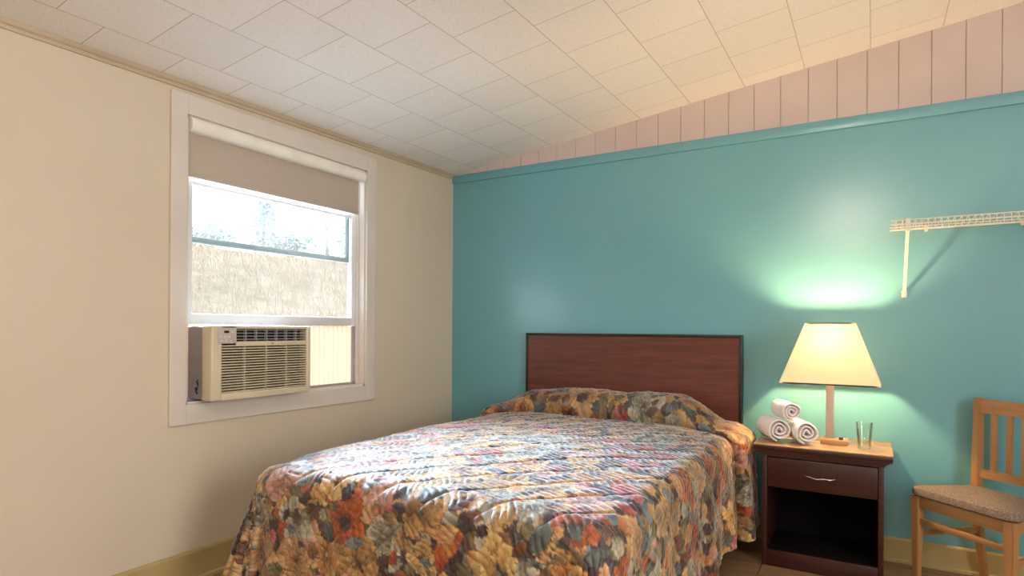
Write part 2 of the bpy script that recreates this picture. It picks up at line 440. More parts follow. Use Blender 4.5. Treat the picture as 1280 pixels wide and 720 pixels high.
def pleat(y0, y1, z0, z1, xm, n, amp=0.006):
    bm = bmesh.new(); A = []; B = []
    for k in range(n * 2 + 1):
        y = y0 + (y1 - y0) * k / (2 * n); x = xm + (amp if k % 2 else -amp)
        A.append(bm.verts.new((x, y, z0))); B.append(bm.verts.new((x, y, z1)))
    for k in range(len(A) - 1): bm.faces.new((A[k], A[k + 1], B[k + 1], B[k]))
    return bm
acp('accordion_panel', pleat(AY1 - 0.008, OY1 - 0.045, 0.862, 1.212, XW - 0.064, 14), M['accordion'])
acp('accordion_panel', pleat(OY0 + 0.02, AY0 + 0.014, 0.862, 1.212, XW - 0.064, 3), M['accordion'])
bm = bmesh.new()
box(bm, XW - 0.075, XW - 0.05, OY1 - 0.047, OY1 - 0.03, 0.85, 1.212, 0.002); box(bm, XW - 0.075, XW - 0.05, OY0 + 0.013, OY0 + 0.021, 0.85, 1.212, 0.002)
box(bm, XW - 0.075, XW - 0.05, OY0 + 0.013, OY1 - 0.03, 0.847, 0.862, 0.002)
acp('side_channel', bm, M['ac_side'])
bm = bmesh.new(); pts = [(-2.74, AY0 + .006, .885), (-2.733, AY0 - .004, .895), (-2.735, AY0 - .006, .915), (-2.722, AY0 - .006, .905), (-2.716, AY0 - .006, .93), (-2.73, AY0 - .002, .945), (-2.735, AY0 + .008, .95)]
tube(bm, pts, 0.0032, 8); acp('power_cord', bm, M['dark_in'], smooth=True)

# ------------------------------------------------------------------ headboard
hb = thing('headboard', 'reddish-brown laminate headboard with black edging fixed behind the bed', 'headboard', (-1.365, 3.74, 0.45))
def hp(name, bm, mat):
    for v in bm.verts: v.co += Vector((1.365, -3.74, -0.45))
    return mesh_obj(name, bm, mat, hb, True)
bm = bmesh.new(); box(bm, -2.072, -0.662, 3.725, 3.765, 0.45, 1.160)
hp('panel', bm, M['mahogany'])
bm = bmesh.new()
box(bm, -2.087, -2.070, 3.718, 3.768, 0.45, 1.176, 0.004); box(bm, -0.664, -0.647, 3.718, 3.768, 0.45, 1.176, 0.004); box(bm, -2.075, -0.659, 3.7185, 3.7675, 1.158, 1.1755, 0.003)
hp('edge_band', bm, M['dark_edge'])

# ------------------------------------------------------------------ bed
bed = thing('bed', 'double bed on a black steel frame under the floral quilt', 'bed', (-1.395, 2.65, 0))
def bp(name, bm, mat, smooth=True):
    for v in bm.verts: v.co += Vector((1.395, -2.65, 0))
    return mesh_obj(name, bm, mat, bed, smooth)
bm = bmesh.new(); box(bm, -2.10, -0.69, 1.66, 3.70, 0.42, 0.645, 0.05, 4); bp('mattress', bm, M['mattress'])
bm = bmesh.new(); box(bm, -2.09, -0.70, 1.67, 3.69, 0.21, 0.415, 0.015, 3); bp('box_spring', bm, M['mattress'])
bm = bmesh.new()
for x0 in (-2.09, -0.735): box(bm, x0, x0 + 0.035, 1.69, 3.68, 0.17, 0.209, 0.003)
for y0 in (1.69, 2.65, 3.645): box(bm, -2.09, -0.70, y0, y0 + 0.035, 0.171, 0.208, 0.003)
bp('steel_frame', bm, M['bed_metal'])
for (x, y) in ((-2.045, 1.70), (-0.745, 1.70), (-1.395, 2.66), (-2.045, 3.6), (-0.745, 3.6)):
    bm = bmesh.new(); box(bm, x - 0.014, x + 0.014, y - 0.014, y + 0.014, 0.0, 0.172, 0.003)
    bp('leg', bm, M['bed_metal'])

# ------------------------------------------------------------------ printed cloth colours (leaves and peonies, drawn by rule)
RES = 0.003
U0, V0 = -1.32, -0.10
CW, CH = int(2.64 / RES), int(2.95 / RES)
canvas = np.zeros((CH, CW, 3)); canvas[:] = (66, 54, 50)
def petal(cu, cv, ang, ln, wd, c1, c2, jag=0.12, edge=0.6, point=1.0):
    R = ln + wd
    i0 = int((cu - R - U0) / RES); i1 = int((cu + R - U0) / RES) + 1
    j0 = int((cv - R - V0) / RES); j1 = int((cv + R - V0) / RES) + 1
    i0, i1, j0, j1 = max(i0, 0), min(i1, CW), max(j0, 0), min(j1, CH)
    if i1 <= i0 or j1 <= j0: return
    U, V = np.meshgrid(U0 + np.arange(i0, i1) * RES - cu, V0 + np.arange(j0, j1) * RES - cv)
    ca, sa = math.cos(ang), math.sin(ang)
    a = (U * ca + V * sa) / ln; b = (-U * sa + V * ca)
    ph = random.uniform(0, 6)
    aa = np.clip(a, 0, 1)
    w = wd * np.sin(PI * aa ** point) ** 0.75 * (1 + jag * np.sin(aa * 26 + ph) + jag * .6 * np.sin(aa * 47 + 2 * ph))
    m = (a > 0) & (a < 1) & (np.abs(b) < w)
    if not m.any(): return
    q = np.abs(b) / np.maximum(w, 1e-5)
    c1 = np.array(c1, float); c2 = np.array(c2, float)
    t = np.clip(aa ** 1.2 + 0.15 * (q - .5), 0, 1)[..., None]
    col = c1 * (1 - t) + c2 * t
    vein = 1 + 0.07 * np.sin(b / wd * 9 + aa * 5 + ph) - 0.15 * (np.abs(b) < 0.0018)
    rim = np.where(q > 0.86, edge, 1.0)
    col = col * (vein * rim)[..., None]
    sub = canvas[j0:j1, i0:i1]; sub[m] = np.clip(col[m], 0, 255)
LEAF = [((74, 78, 74), (110, 118, 112)), ((84, 64, 60), (120, 88, 80)), ((98, 92, 66), (150, 140, 100)), ((62, 50, 54), (92, 72, 76)), ((110, 84, 60), (168, 128, 88)),
        ((92, 104, 108), (140, 152, 152)), ((120, 96, 70), (196, 160, 112)), ((96, 60, 48), (146, 92, 66))]
for k in range(2600):
    c = random.choice(LEAF); L_ = random.uniform(0.06, 0.13)
    petal(random.uniform(-1.3, 1.3), random.uniform(-0.1, 2.85), random.uniform(0, 2 * PI), L_, L_ * random.uniform(.22, .4), c[0], c[1], 0.13)
FLOW = [((170, 92, 52), (226, 188, 124)), ((146, 70, 44), (196, 112, 68)), ((150, 66, 74), (208, 134, 134)), ((184, 136, 78), (230, 200, 140)), ((180, 130, 90), (222, 184, 136)), ((150, 112, 72), (206, 164, 110)), ((170, 112, 96), (224, 186, 168)),
        ((160, 120, 74), (222, 186, 128)), ((128, 120, 104), (206, 200, 176))]
FW = [3, 2.5, 1.3, 3, 3, 3, 1.6, 3, 4]
spots = []
for k in range(4000):
    u, v = random.uniform(-1.28, 1.28), random.uniform(-0.05, 2.8)
    if all((u - a) ** 2 + (v - b) ** 2 > 0.15 ** 2 for a, b in spots): spots.append((u, v))
random.shuffle(spots)
for k in range(1500):
    c = random.choices(FLOW, FW)[0]; L_ = random.uniform(0.055, 0.11)
    petal(random.uniform(-1.3, 1.3), random.uniform(-0.1, 2.85), random.uniform(0, 2 * PI), L_, L_ * random.uniform(.3, .5), c[0], c[1], 0.14, .66, 1.3)
for u, v in spots:
    c = random.choices(FLOW, FW)[0]; R = random.uniform(0.055, 0.115); n0 = random.randint(5, 7)
    for ring, (f, n_) in enumerate(((1.0, n0), (0.7, n0 - 1), (0.42, 3))):
        off = random.uniform(0, 2)
        for j in range(n_):
            a = off + 2 * PI * j / n_ + random.uniform(-.4, .4)
            d = R * f * 0.12; sh = 1 - 0.13 * ring
            petal(u + d * math.cos(a), v + d * math.sin(a), a, R * f * random.uniform(.7, 1.2), R * f * random.uniform(.34, .52),
                  tuple(x * sh for x in c[0]), c[1] if random.random() < .8 else tuple(x * .8 for x in c[1]), 0.13, 0.66, 1.4)
    for j in range(random.randint(0, 2)):
        a = random.uniform(0, 6.28); cc = random.choice(LEAF)
        petal(u + R * .7 * math.cos(a), v + R * .7 * math.sin(a), a, 0.07, 0.02, cc[0], cc[1], .1)
for k in range(650):
    c = random.choice(LEAF); L_ = random.uniform(0.04, 0.09)
    petal(random.uniform(-1.3, 1.3), random.uniform(-0.1, 2.85), random.uniform(0, 2 * PI), L_, L_ * random.uniform(.22, .42), c[0], c[1], 0.13)
cl = canvas / 255.0
cl = np.where(cl <= 0.04045, cl / 12.92, ((cl + 0.055) / 1.055) ** 2.4)

# ------------------------------------------------------------------ bedspread
def build_bedspread():
    X0, r = -1.395, 0.085
    a = 0.775 - r; Lp = 2.18; yfoot = 1.575 + r; ztop = 0.672
    Dm = PI / 2 * r + 0.385
    st = 0.0048
    ns = int(2 * (a + Dm) / st); nt_ = int((Lp + Dm) / st)
    s = np.linspace(-(a + Dm), a + Dm, ns); t = np.linspace(0, Lp + Dm, nt_)
    Sg, Tg = np.meshgrid(s, t)
    # pillow curve
    key = np.array([(0, 3.692, .02), (.05, 3.685, .085), (.12, 3.645, .135), (.20, 3.565, .150), (.28, 3.485, .142), (.34, 3.425, .112), (.385, 3.392, .062), (.41, 3.398, .022), (.425, 3.412, -.004),
                    (.445, 3.405, -.010), (.50, 3.352, -.004), (.60, 3.25, 0), (Lp, yfoot, 0)])
    tf = np.linspace(0, Lp, 2000)
    def sm(v, k=19):
        p = np.pad(v, k // 2, mode='edge'); return np.convolve(p, np.ones(k) / k, 'valid')
    yk = sm(sm(np.interp(tf, key[:, 0], key[:, 1]))); zk = sm(sm(np.interp(tf, key[:, 0], key[:, 2])))
    tc_ = np.clip(Tg, 0, Lp); sc_ = np.clip(Sg, -a, a)
    ex = np.maximum(np.abs(Sg) - a, 0); ey = np.maximum(Tg - Lp, 0)
    d = np.maximum(ex, ey)
    ang = np.where(ex + ey > 0, np.arctan2(ey, ex + 1e-9), 0)
    sg = np.sign(Sg); nx = np.cos(ang) * sg; ny = -np.sin(ang)
    nx = np.where(d > 0, nx, 0); ny = np.where(d > 0, ny, 0)
    ycen = np.interp(tc_, tf, yk); dz = np.interp(tc_, tf, zk)
    yflat = 3.69 - tc_ * ((3.71 - yfoot) / Lp)
    # how strongly the pillow shows across the width
    X = X0 + sc_
    def sstep(x, e0, e1):
        q = np.clip((x - e0) / (e1 - e0), 0, 1); return q * q * (3 - 2 * q)
    A = sstep(X, -2.22, -1.86) * sstep(-X, 0.60, 0.98)
    A = 0.12 + 0.88 * A
    wob = 1 + 0.05 * np.sin(X * 5.1 + 1) + 0.035 * np.sin(X * 11.3 + .5)
    bumpn = np.clip(dz / 0.15, 0, 1)
    yc = ycen + 0.014 * np.sin(X * 3.3) * (bumpn > 0.001) * bumpn
    # pillow crease bends towards the foot at the right end
    yc = yc - 0.10 * sstep(X, -0.95, -0.66) * sstep(-tc_, -0.62, -0.40) - 0.05 * sstep(-X, 1.95, 2.15) * sstep(-tc_, -0.62, -0.40)
    zt = ztop - 0.022 * (np.abs(sc_) / a) ** 3 - 0.018 * sstep(tc_, Lp - 0.35, Lp) + 0.004 * np.sin(X * 7 + tc_ * 3) + 0.004 * np.sin(tc_ * 8.2 - X * 2)
    ztop_loc = zt + dz * A * wob
    # edge profile
    q = np.minimum(d / r, PI / 2)
    dd = np.maximum(d - PI / 2 * r, 0)
    right = sstep(sc_, 0.2, a); left = sstep(-sc_, a * .6, a)
    foot = sstep(tc_, Lp - 0.45, Lp)
    flare = 0.05 + 0.30 * left * foot * np.cos(ang) ** 2 + 0.03 * np.sin(ang) + 0.02 * right
    corner = np.sin(2 * ang)
    per = tc_ * (np.cos(ang)) + sc_ * np.sin(ang)        # running coordinate along the hem
    rip = 0.016 * np.sin(per * 2 * PI / 0.36 + 1.3 * sg) + 0.009 * np.sin(per * 2 * PI / 0.19 + 2) + 0.030 * corner * np.sin(ang * 8 + 0.6)
    lenscale = 1 + 0.13 * right * np.cos(ang) ** 2 - 0.07 * np.sin(ang) ** 2
    h = r * np.sin(q) + dd * flare + rip * (dd / 0.385) ** 0.8
    v = r * (1 - np.cos(q)) + dd * lenscale * np.sqrt(np.maximum(1 - flare ** 2, 0.1))
    # the tucked cloth stands further out next to the pillow
    pout = 0.075 * bumpn ** 0.7 * (1 - sstep(tc_, 0.39, 0.44)) * sstep(d, 0.0, 0.12)
    pout += 0.0
    h = h + pout
    rise = (ztop_loc - zt)
    Z = ztop_loc - v - rise * sstep(d, 0.05, 0.3) * 0.6
    Z = Z + 0.012 * np.sin(per * 9 + 1) * (dd / 0.385)
    PX = X0 + sc_ + nx * h; PY = yc + ny * h
    P = np.stack([PX, PY, Z], -1)
    # flat cloth coordinates
    FU = sc_ + nx * d; FV = tc_ - ny * d
    # normals
    du = np.gradient(P, axis=1); dv = np.gradient(P, axis=0)
    N = np.cross(dv, du); N /= (np.linalg.norm(N, axis=-1, keepdims=True) + 1e-12)
    if N[20 + nt_ // 3, ns // 2, 2] < 0: N = -N
    # quilting: diagonal channels crossed by short stitched ridges
    def vnoise(u, v, sc, seed):
        rg = np.random.default_rng(seed); G = rg.random((256, 256))
        u = u * sc + 50; v = v * sc + 50; iu = np.floor(u).astype(int); iv = np.floor(v).astype(int); fu = u - iu; fv = v - iv
        fu = fu * fu * (3 - 2 * fu); fv = fv * fv * (3 - 2 * fv)
        g = lambda i, j: G[i % 256, j % 256]
        return (g(iu, iv) * (1 - fu) + g(iu + 1, iv) * fu) * (1 - fv) + (g(iu, iv + 1) * (1 - fu) + g(iu + 1, iv + 1) * fu) * fv
    n1 = vnoise(FU, FV, 9, 1) - .5; n2 = vnoise(FU, FV, 30, 2) - .5; n3 = vnoise(FU, FV, 75, 3) - .5
    ua = (FU * 0.72 + FV * 0.69); ub = (FU * 0.69 - FV * 0.72)      # across and along the channels
    ch = np.abs(((ua / 0.15) % 1.0) - 0.5) * 2                     # 1 on the seam
    seam = np.exp(-((1 - ch) * 0.075 / 0.0065) ** 2)
    ridge = np.abs(np.sin(PI * (ub / 0.028 + 0.9 * (1 - ch) ** 2 + 1.6 * n1 + 0.5 * n2)))
    env = 0.45 + 1.1 * np.clip(n2 + .5, 0, 1)
    disp = 0.0042 * (ridge ** 0.7 - 0.5) * env * (1 - seam) - 0.0045 * seam + 0.008 * n1 + 0.005 * n2 + 0.0018 * n3
    fade = sstep(-np.maximum(d - Dm + 0.02, 0), -0.02, 0)
    P = P + N * (disp)[..., None]
    nv = ns * nt_
    me = bpy.data.meshes.new('bedspread')
    idx = np.arange(nv).reshape(nt_, ns)
    quads = np.stack([idx[:-1, :-1], idx[:-1, 1:], idx[1:, 1:], idx[1:, :-1]], -1).reshape(-1, 4)
    me.vertices.add(nv); me.vertices.foreach_set('co', P.reshape(-1).astype(np.float32))
    nf = len(quads)
    me.loops.add(nf * 4); me.loops.foreach_set('vertex_index', quads.reshape(-1).astype(np.int32))
    me.polygons.add(nf); me.polygons.foreach_set('loop_start', np.arange(0, nf * 4, 4, dtype=np.int32))
    me.update(calc_edges=True)
    me.polygons.foreach_set('use_smooth', np.ones(nf, dtype=bool))
    at = me.color_attributes.new('print', 'FLOAT_COLOR', 'POINT')
    iu = np.clip(((FU - U0) / RES).astype(int), 0, CW - 1); iv = np.clip(((FV - V0) / RES).astype(int), 0, CH - 1)
    C4 = np.ones((nt_, ns, 4), np.float32); C4[..., :3] = cl[iv, iu]
    at.data.foreach_set('color', C4.reshape(-1))
    me.validate(); me.update()
    o = bpy.data.objects.new('bedspread', me); COL.objects.link(o)
    md = o.modifiers.new('thickness', 'SOLIDIFY'); md.thickness = 0.006; md.offset = -1 if N is not None else 1
    m, nt, b, out = new_mat('floral_printed_quilt')
    ca = nt.nodes.new('ShaderNodeAttribute'); ca.attribute_name = 'print'
    hs = nt.nodes.new('ShaderNodeHueSaturation'); hs.inputs['Saturation'].default_value = 1.04; hs.inputs['Value'].default_value = 0.77
    nt.links.new(ca.outputs['Color'], hs.inputs['Color'])
    f = noise(nt, coords(nt), 260, 3, 0.6)
    mx = nt.nodes.new('ShaderNodeMixRGB'); mx.blend_type = 'MULTIPLY'; mx.inputs[0].default_value = 0.35
    nt.links.new(hs.outputs[0], mx.inputs[1]); nt.links.new(ramp(nt, f, [(0.3, (200, 196, 190)), (0.6, (255, 255, 255))]), mx.inputs[2])
    nt.links.new(mx.outputs[0], b.inputs['Base Color'])
    b.inputs['Roughness'].default_value = 0.55; b.inputs['Specular IOR Level'].default_value = 0.5
    b.inputs['Sheen Weight'].default_value = 1.0; b.inputs['Sheen Roughness'].default_value = 0.3; b.inputs['Sheen Tint'].default_value = (0.85, 0.9, 1.0, 1)
    bump(nt, b, f, 0.15, 0.001)
    me.materials.append(m)
    return o
tag(build_bedspread(), 'quilted floral bedspread in gold, rust, rose and slate draped over the bed', 'bedspread')

# ------------------------------------------------------------------ nightstand
ns_ = thing('nightstand', 'dark wooden nightstand with one drawer and an open shelf, between bed and chair', 'nightstand', (-0.215, 3.55, 0))
def np_(name, bm, mat, parent=ns_, smooth=True):
    for v in bm.verts: v.co += Vector((0.215, -3.55, 0))
    return mesh_obj(name, bm, mat, parent, smooth)
NX0, NX1, NY0, NY1 = -0.483, 0.054, 3.36, 3.74
bm = bmesh.new(); box(bm, -0.523, 0.09, 3.33, 3.752, 0.616, 0.622, 0.002)
np_('tabletop', bm, M['night_top'])
bm = bmesh.new()
box(bm, -0.522, 0.089, 3.331, 3.751, 0.592, 0.616, 0.004)
# cove moulding below the top
for k in range(5):
    q = k / 4; o_ = 0.030 * (1 - math.sin(q * PI / 2))
    box(bm, NX0 - o_ - .003, NX1 + o_ + .003, NY0 - o_ * .75 - .002, NY1 + .004, 0.592 - 0.0065 * (k + 1), 0.592 - 0.0065 * k + 0.0005)
np_('moulding', bm, M['night_wood'])
bm = bmesh.new()
box(bm, NX0, NX0 + 0.024, NY0, NY1, 0, 0.562, 0.002); np_('side_panel', bm, M['night_wood']); bm = bmesh.new(); box(bm, NX1 - 0.024, NX1, NY0, NY1, 0, 0.562, 0.002)
np_('side_panel', bm, M['night_wood'])
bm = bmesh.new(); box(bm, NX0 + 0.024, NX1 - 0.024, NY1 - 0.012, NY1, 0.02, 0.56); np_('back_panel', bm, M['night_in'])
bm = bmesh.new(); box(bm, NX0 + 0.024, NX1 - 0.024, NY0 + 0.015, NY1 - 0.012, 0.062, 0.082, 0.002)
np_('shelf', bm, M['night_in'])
bm = bmesh.new(); box(bm, NX0 + 0.024, NX1 - 0.024, NY0 - 0.002, NY0 + 0.014, 0.0, 0.083, 0.002); np_('kick_board', bm, M['night_wood'])
bm = bmesh.new(); box(bm, NX0 + 0.027, NX1 - 0.027, NY0 - 0.006, NY0 + 0.012, 0.405, 0.555, 0.003); box(bm, NX0 + 0.03, NX1 - 0.03, NY0 + 0.011, NY0 + 0.33, 0.41, 0.52)
dr = np_('drawer', bm, M['night_wood'])
bm = bmesh.new()
hpts = []
for k in range(17):
    q = k / 16; x = -0.282 + 0.132 * q
    hpts.append((x, NY0 - 0.008 - 0.020 * math.sin(PI * q) ** 0.6, 0.480 - 0.005 * math.sin(PI * q) + 0.002 * math.sin(q * 4 * PI)))
tube(bm, hpts, [0.0024 + 0.0022 * math.sin(PI * k / 16) for k in range(17)], 10)
np_('handle', bm, M['chrome'], dr)

# ------------------------------------------------------------------ table lamp
LX, LY, LZ = -0.185, 3.55, 0.622
lamp = thing('table_lamp', 'lit table lamp with tapered cream shade and square metal post on the nightstand', 'lamp', (LX, LY, LZ))
def lp(name, bm, mat, parent=lamp, smooth=True): return mesh_obj(name, bm, mat, parent, smooth)
bm = bmesh.new(); box(bm, -0.040, 0.085, -0.045, 0.055, 0.0, 0.026, 0.004); base_ = lp('base', bm, M['lamp_wood'])
bm = bmesh.new(); bmesh.ops.create_cone(bm, cap_ends=True, segments=20, radius1=0.011, radius2=0.009, depth=0.012, matrix=Matrix.Translation((0.052, -0.02, 0.032)))
lp('switch', bm, M['black'])
bm = bmesh.new(); box(bm, -0.018, 0.018, -0.014, 0.014, 0.026, 0.45, 0.003); lp('post', bm, M['nickel'])
bm = bmesh.new(); tube(bm, [(0, 0, .45), (0, 0, .478)], 0.012, 14); lp('socket', bm, M['nickel'])
ZB, ZTP = 0.315, 0.618
bm = bmesh.new()
def ring(hw, hd, z, r=0.02, n=5):
    out = []
    for (sx, sy, a0) in ((1, -1, -PI / 2), (1, 1, 0), (-1, 1, PI / 2), (-1, -1, PI)):
        for k in range(n):
            a = a0 + PI / 2 * k / (n - 1)
            out.append(bm.verts.new((sx * (hw - r) + r * math.cos(a), sy * (hd - r) + r * math.sin(a), z)))
    return out
R1 = ring(0.226, 0.170, ZB); R2 = ring(0.114, 0.095, ZTP, 0.014)
for k in range(len(R1)): bm.faces.new((R1[k], R1[(k + 1) % len(R1)], R2[(k + 1) % len(R1)], R2[k]))
bmesh.ops.solidify(bm, geom=bm.faces[:], thickness=0.0015)
sh = lp('lamp_shade', bm, M['shade'])
for z, hw, hd in ((ZB, 0.2265, 0.1705), (ZTP, 0.1145, 0.0955)):
    bm = bmesh.new(); r_ = ring(hw, hd, z - 0.003); r2_ = ring(hw, hd, z + 0.003)
    for k in range(len(r_)): bm.faces.new((r_[k], r_[(k + 1) % len(r_)], r2_[(k + 1) % len(r_)], r2_[k]))
    bmesh.ops.solidify(bm, geom=bm.faces[:], thickness=0.0012)
    lp('shade_trim', bm, M['shade'], sh)
bm = bmesh.new(); tube(bm, [(0.02, 0, .455), (0.055, 0, .50), (0.06, 0, .56), (0.03, 0, .605), (0, 0, .612), (-0.03, 0, .605), (-0.06, 0, .56), (-0.055, 0, .5), (-0.02, 0, .455)], 0.0015, 6)
tube(bm, [(-0.11, 0, .612), (0.11, 0, .612)], 0.0015, 6); tube(bm, [(0, -0.09, .612), (0, 0.09, .612)], 0.0015, 6)
lp('harp', bm, M['nickel'])
bm = bmesh.new(); lathe(bm, [(0, 0.475), (0.013, 0.477), (0.014, 0.490), (0.024, 0.510), (0.030, 0.530), (0.028, 0.548), (0.018, 0.560), (0, 0.564)], 24)
lp('bulb', bm, M['bulb'])

# ------------------------------------------------------------------ rolled towels
def towel_mesh(R, L, turns=2.8, seed=0):
    bm = bmesh.new(); th = 0.0135; n = 130
    rg = random.Random(seed)
    prof = []
    for k in range(n + 1):
        q = k / n; a = q * turns * 2 * PI + rg.uniform(0, .02); r = 0.008 + (R - th / 2 - 0.008) * q
        prof.append((r, a))
    nl = 9; grid = []
    for j in range(nl):
        y = L * j / (nl - 1); row = []
        e = min(j, nl - 1 - j); puff = -0.0022 if e == 0 else 0
        for side in (0, 1):
            rr = []
            for k, (r, a) in enumerate(prof):
                w = (th * 0.42 + puff)
                rad = max(r + (w if side == 0 else -w), 0.001) + 0.0015 * math.sin(3 * a + j)
                yy = y + 0.004 * math.sin(a * 1.3 + j) * (1 if e == 0 else 0) - (0.010 * (1 - k / n) if j == 0 else 0) * -1
                rr.append(bm.verts.new((rad * math.cos(a), yy, rad * math.sin(a) * 0.97)))
            row.append(rr)
        grid.append(row)
    for j in range(nl - 1):
        for k in range(n):
            for s_ in (0, 1): bm.faces.new((grid[j][s_][k], grid[j][s_][k + 1], grid[j + 1][s_][k + 1], grid[j + 1][s_][k]))
        for k in (0, n): bm.faces.new((grid[j][0][k], grid[j][1][k], grid[j + 1][1][k], grid[j + 1][0][k]))
    for j in (0, nl - 1):
        for k in range(n): bm.faces.new((grid[j][0][k], grid[j][0][k + 1], grid[j][1][k + 1], grid[j][1][k]))
    return bm
def towel(label, R, L, loc, rz, seed, spin=0):
    bm = towel_mesh(R, L, 2.8, seed)
    for v in bm.verts:
        c, s_ = math.cos(spin), math.sin(spin); x, z = v.co.x, v.co.z; v.co.x = c * x - s_ * z; v.co.z = s_ * x + c * z
    o = mesh_obj('rolled_towel', bm, M['towel'], None, True); o.location = loc; o.rotation_euler = (0, 0, rz)
    md = o.modifiers.new('soft', 'SUBSURF'); md.levels = 1; md.render_levels = 1
    tag(o, label, 'towel', 'rolled white towels on the nightstand'); return o
RZ = math.radians(36)
towel('white rolled towel lying at bottom left of the towel stack, nearest the bed', 0.066, 0.22, (-0.402, 3.415, 0.622 + 0.0645), math.radians(25), 1, -0.6)
towel('white rolled towel lying at bottom right of the towel stack, beside the lamp', 0.064, 0.17, (-0.274, 3.405, 0.622 + 0.0625), math.radians(22), 2, -0.6)
towel('white rolled towel resting on top of the two other rolls', 0.056, 0.20, (-0.346, 3.42, 0.622 + 0.164), math.radians(26), 3, -0.1)

# ------------------------------------------------------------------ drinking glass
bm = bmesh.new()
lathe(bm, [(0, 0), (0.026, 0), (0.029, 0.003), (0.030, 0.012), (0.037, 0.128), (0.0372, 0.130), (0.0352, 0.130), (0.0278, 0.018), (0.024, 0.013), (0, 0.012)], 40)
g_ = mesh_obj('drinking_glass', bm, M['drink'], None, True); g_.location = (-0.030, 3.475, 0.6225)
tag(g_, 'clear empty drinking glass standing on the nightstand, right of the lamp', 'glass')

# ------------------------------------------------------------------ chair
# local frame: x along the front rail, y to the back, origin at centre of the front rail on the floor
Pfl, Pfr = Vector((0.19, 3.475)), Vector((0.495, 3.185))
mid = (Pfl + Pfr) / 2; dirx = (Pfr - Pfl).normalized(); rz = math.atan2(dirx.y, dirx.x)
ch = thing('dining_chair', 'honey wood slat-back chair with tweed padded seat, right of the nightstand', 'chair', (mid.x, mid.y, 0), rz)
hwF = (Pfr - Pfl).length / 2
def cp_(name, bm, mat, smooth=True): return mesh_obj(name, bm, mat, ch, smooth)
hwB, DB = hwF - 0.045, 0.345
for s_ in (-1, 1):                          # front legs, tapered
    bm = bmesh.new(); x = s_ * hwF
    def sq(cx, cy, h, z): return [(cx - h, cy - h, z), (cx + h, cy - h, z), (cx + h, cy + h, z), (cx - h, cy + h, z)]
    hexa(bm, sq(x, 0, 0.013, 0) + sq(x, 0, 0.021, 0.425)); bmesh.ops.bevel(bm, geom=bm.edges[:], offset=0.003, segments=2, affect='EDGES')
    cp_('leg', bm, M['oak'])
for s_ in (-1, 1):                          # rear legs run up into back posts
    bm = bmesh.new(); x = s_ * hwB
    zs = [(0, 0.055, 0.014), (0.25, 0.012, 0.017), (0.45, 0.0, 0.019), (0.62, 0.004, 0.018), (0.885, 0.010, 0.016)]
    rings = []
    for z, dy, h in zs: rings.append([bm.verts.new(p) for p in sq(x, DB + dy - 0.03, h, z)])
    for A_, B_ in zip(rings, rings[1:]):
        for k in range(4): bm.faces.new((A_[k], A_[(k + 1) % 4], B_[(k + 1) % 4], B_[k]))
    bm.faces.new(rings[0][::-1]); bm.faces.new(rings[-1])
    bmesh.ops.bevel(bm, geom=bm.edges[:], offset=0.003, segments=2, affect='EDGES')
    cp_('leg', bm, M['oak'])
bm = bmesh.new()
box(bm, -hwF + 0.018, hwF - 0.018, -0.012, 0.012, 0.372, 0.428, 0.003)
box(bm, -hwB + 0.015, hwB - 0.015, DB - 0.04, DB - 0.018, 0.372, 0.428, 0.003)
for s_ in (-1, 1):
    hexa(bm, [(s_ * hwF - .011, 0.018, .372), (s_ * hwF + .011, .018, .372), (s_ * hwB + .011, DB - .045, .372), (s_ * hwB - .011, DB - .045, .372),
              (s_ * hwF - .011, 0.018, .428), (s_ * hwF + .011, .018, .428), (s_ * hwB + .011, DB - .045, .428), (s_ * hwB - .011, DB - .045, .428)])
cp_('seat_apron', bm, M['oak_x'])
bm = bmesh.new(); box(bm, -hwF + 0.014, hwF - 0.014, -0.008, 0.008, 0.295, 0.322, 0.003); cp_('stretcher', bm, M['oak_x'])
for s_ in (-1, 1):
    bm = bmesh.new()
    hexa(bm, [(s_ * hwF - .007, 0.014, .235), (s_ * hwF + .007, .014, .235), (s_ * hwB + .007, DB - .03, .235), (s_ * hwB - .007, DB - .03, .235),
              (s_ * hwF - .007, 0.014, .262), (s_ * hwF + .007, .014, .262), (s_ * hwB + .007, DB - .03, .262), (s_ * hwB - .007, DB - .03, .262)])
    cp_('stretcher', bm, M['oak_x'])
def yb(z): return DB - 0.03 + float(np.interp(z, [0.45, 0.62, 0.885], [0, 0.004, 0.010]))
def rail(z0, z1, th, arch=0.0):
    bm = bmesh.new(); n_ = 12; rows = []
    for k in range(n_ + 1):
        q = k / n_; x = -hwB + 0.014 + (2 * hwB - 0.028) * q; bow = 0.018 * math.sin(PI * q); up = arch * math.sin(PI * q)
        rows.append([bm.verts.new((x, yb(z) + bow + dy, z + (up if z == z0 else 0))) for z, dy in ((z0, -th), (z0, th), (z1, th), (z1, -th))])
    for A_, B_ in zip(rows, rows[1:]):
        for k in range(4): bm.faces.new((A_[k], A_[(k + 1) % 4], B_[(k + 1) % 4], B_[k]))
    bm.faces.new(rows[0][::-1]); bm.faces.new(rows[-1])
    return bm
cp_('top_rail', rail(0.815, 0.880, 0.010, 0.0), M['oak_x'])
cp_('lower_rail', rail(0.505, 0.545, 0.010), M['oak_x'])
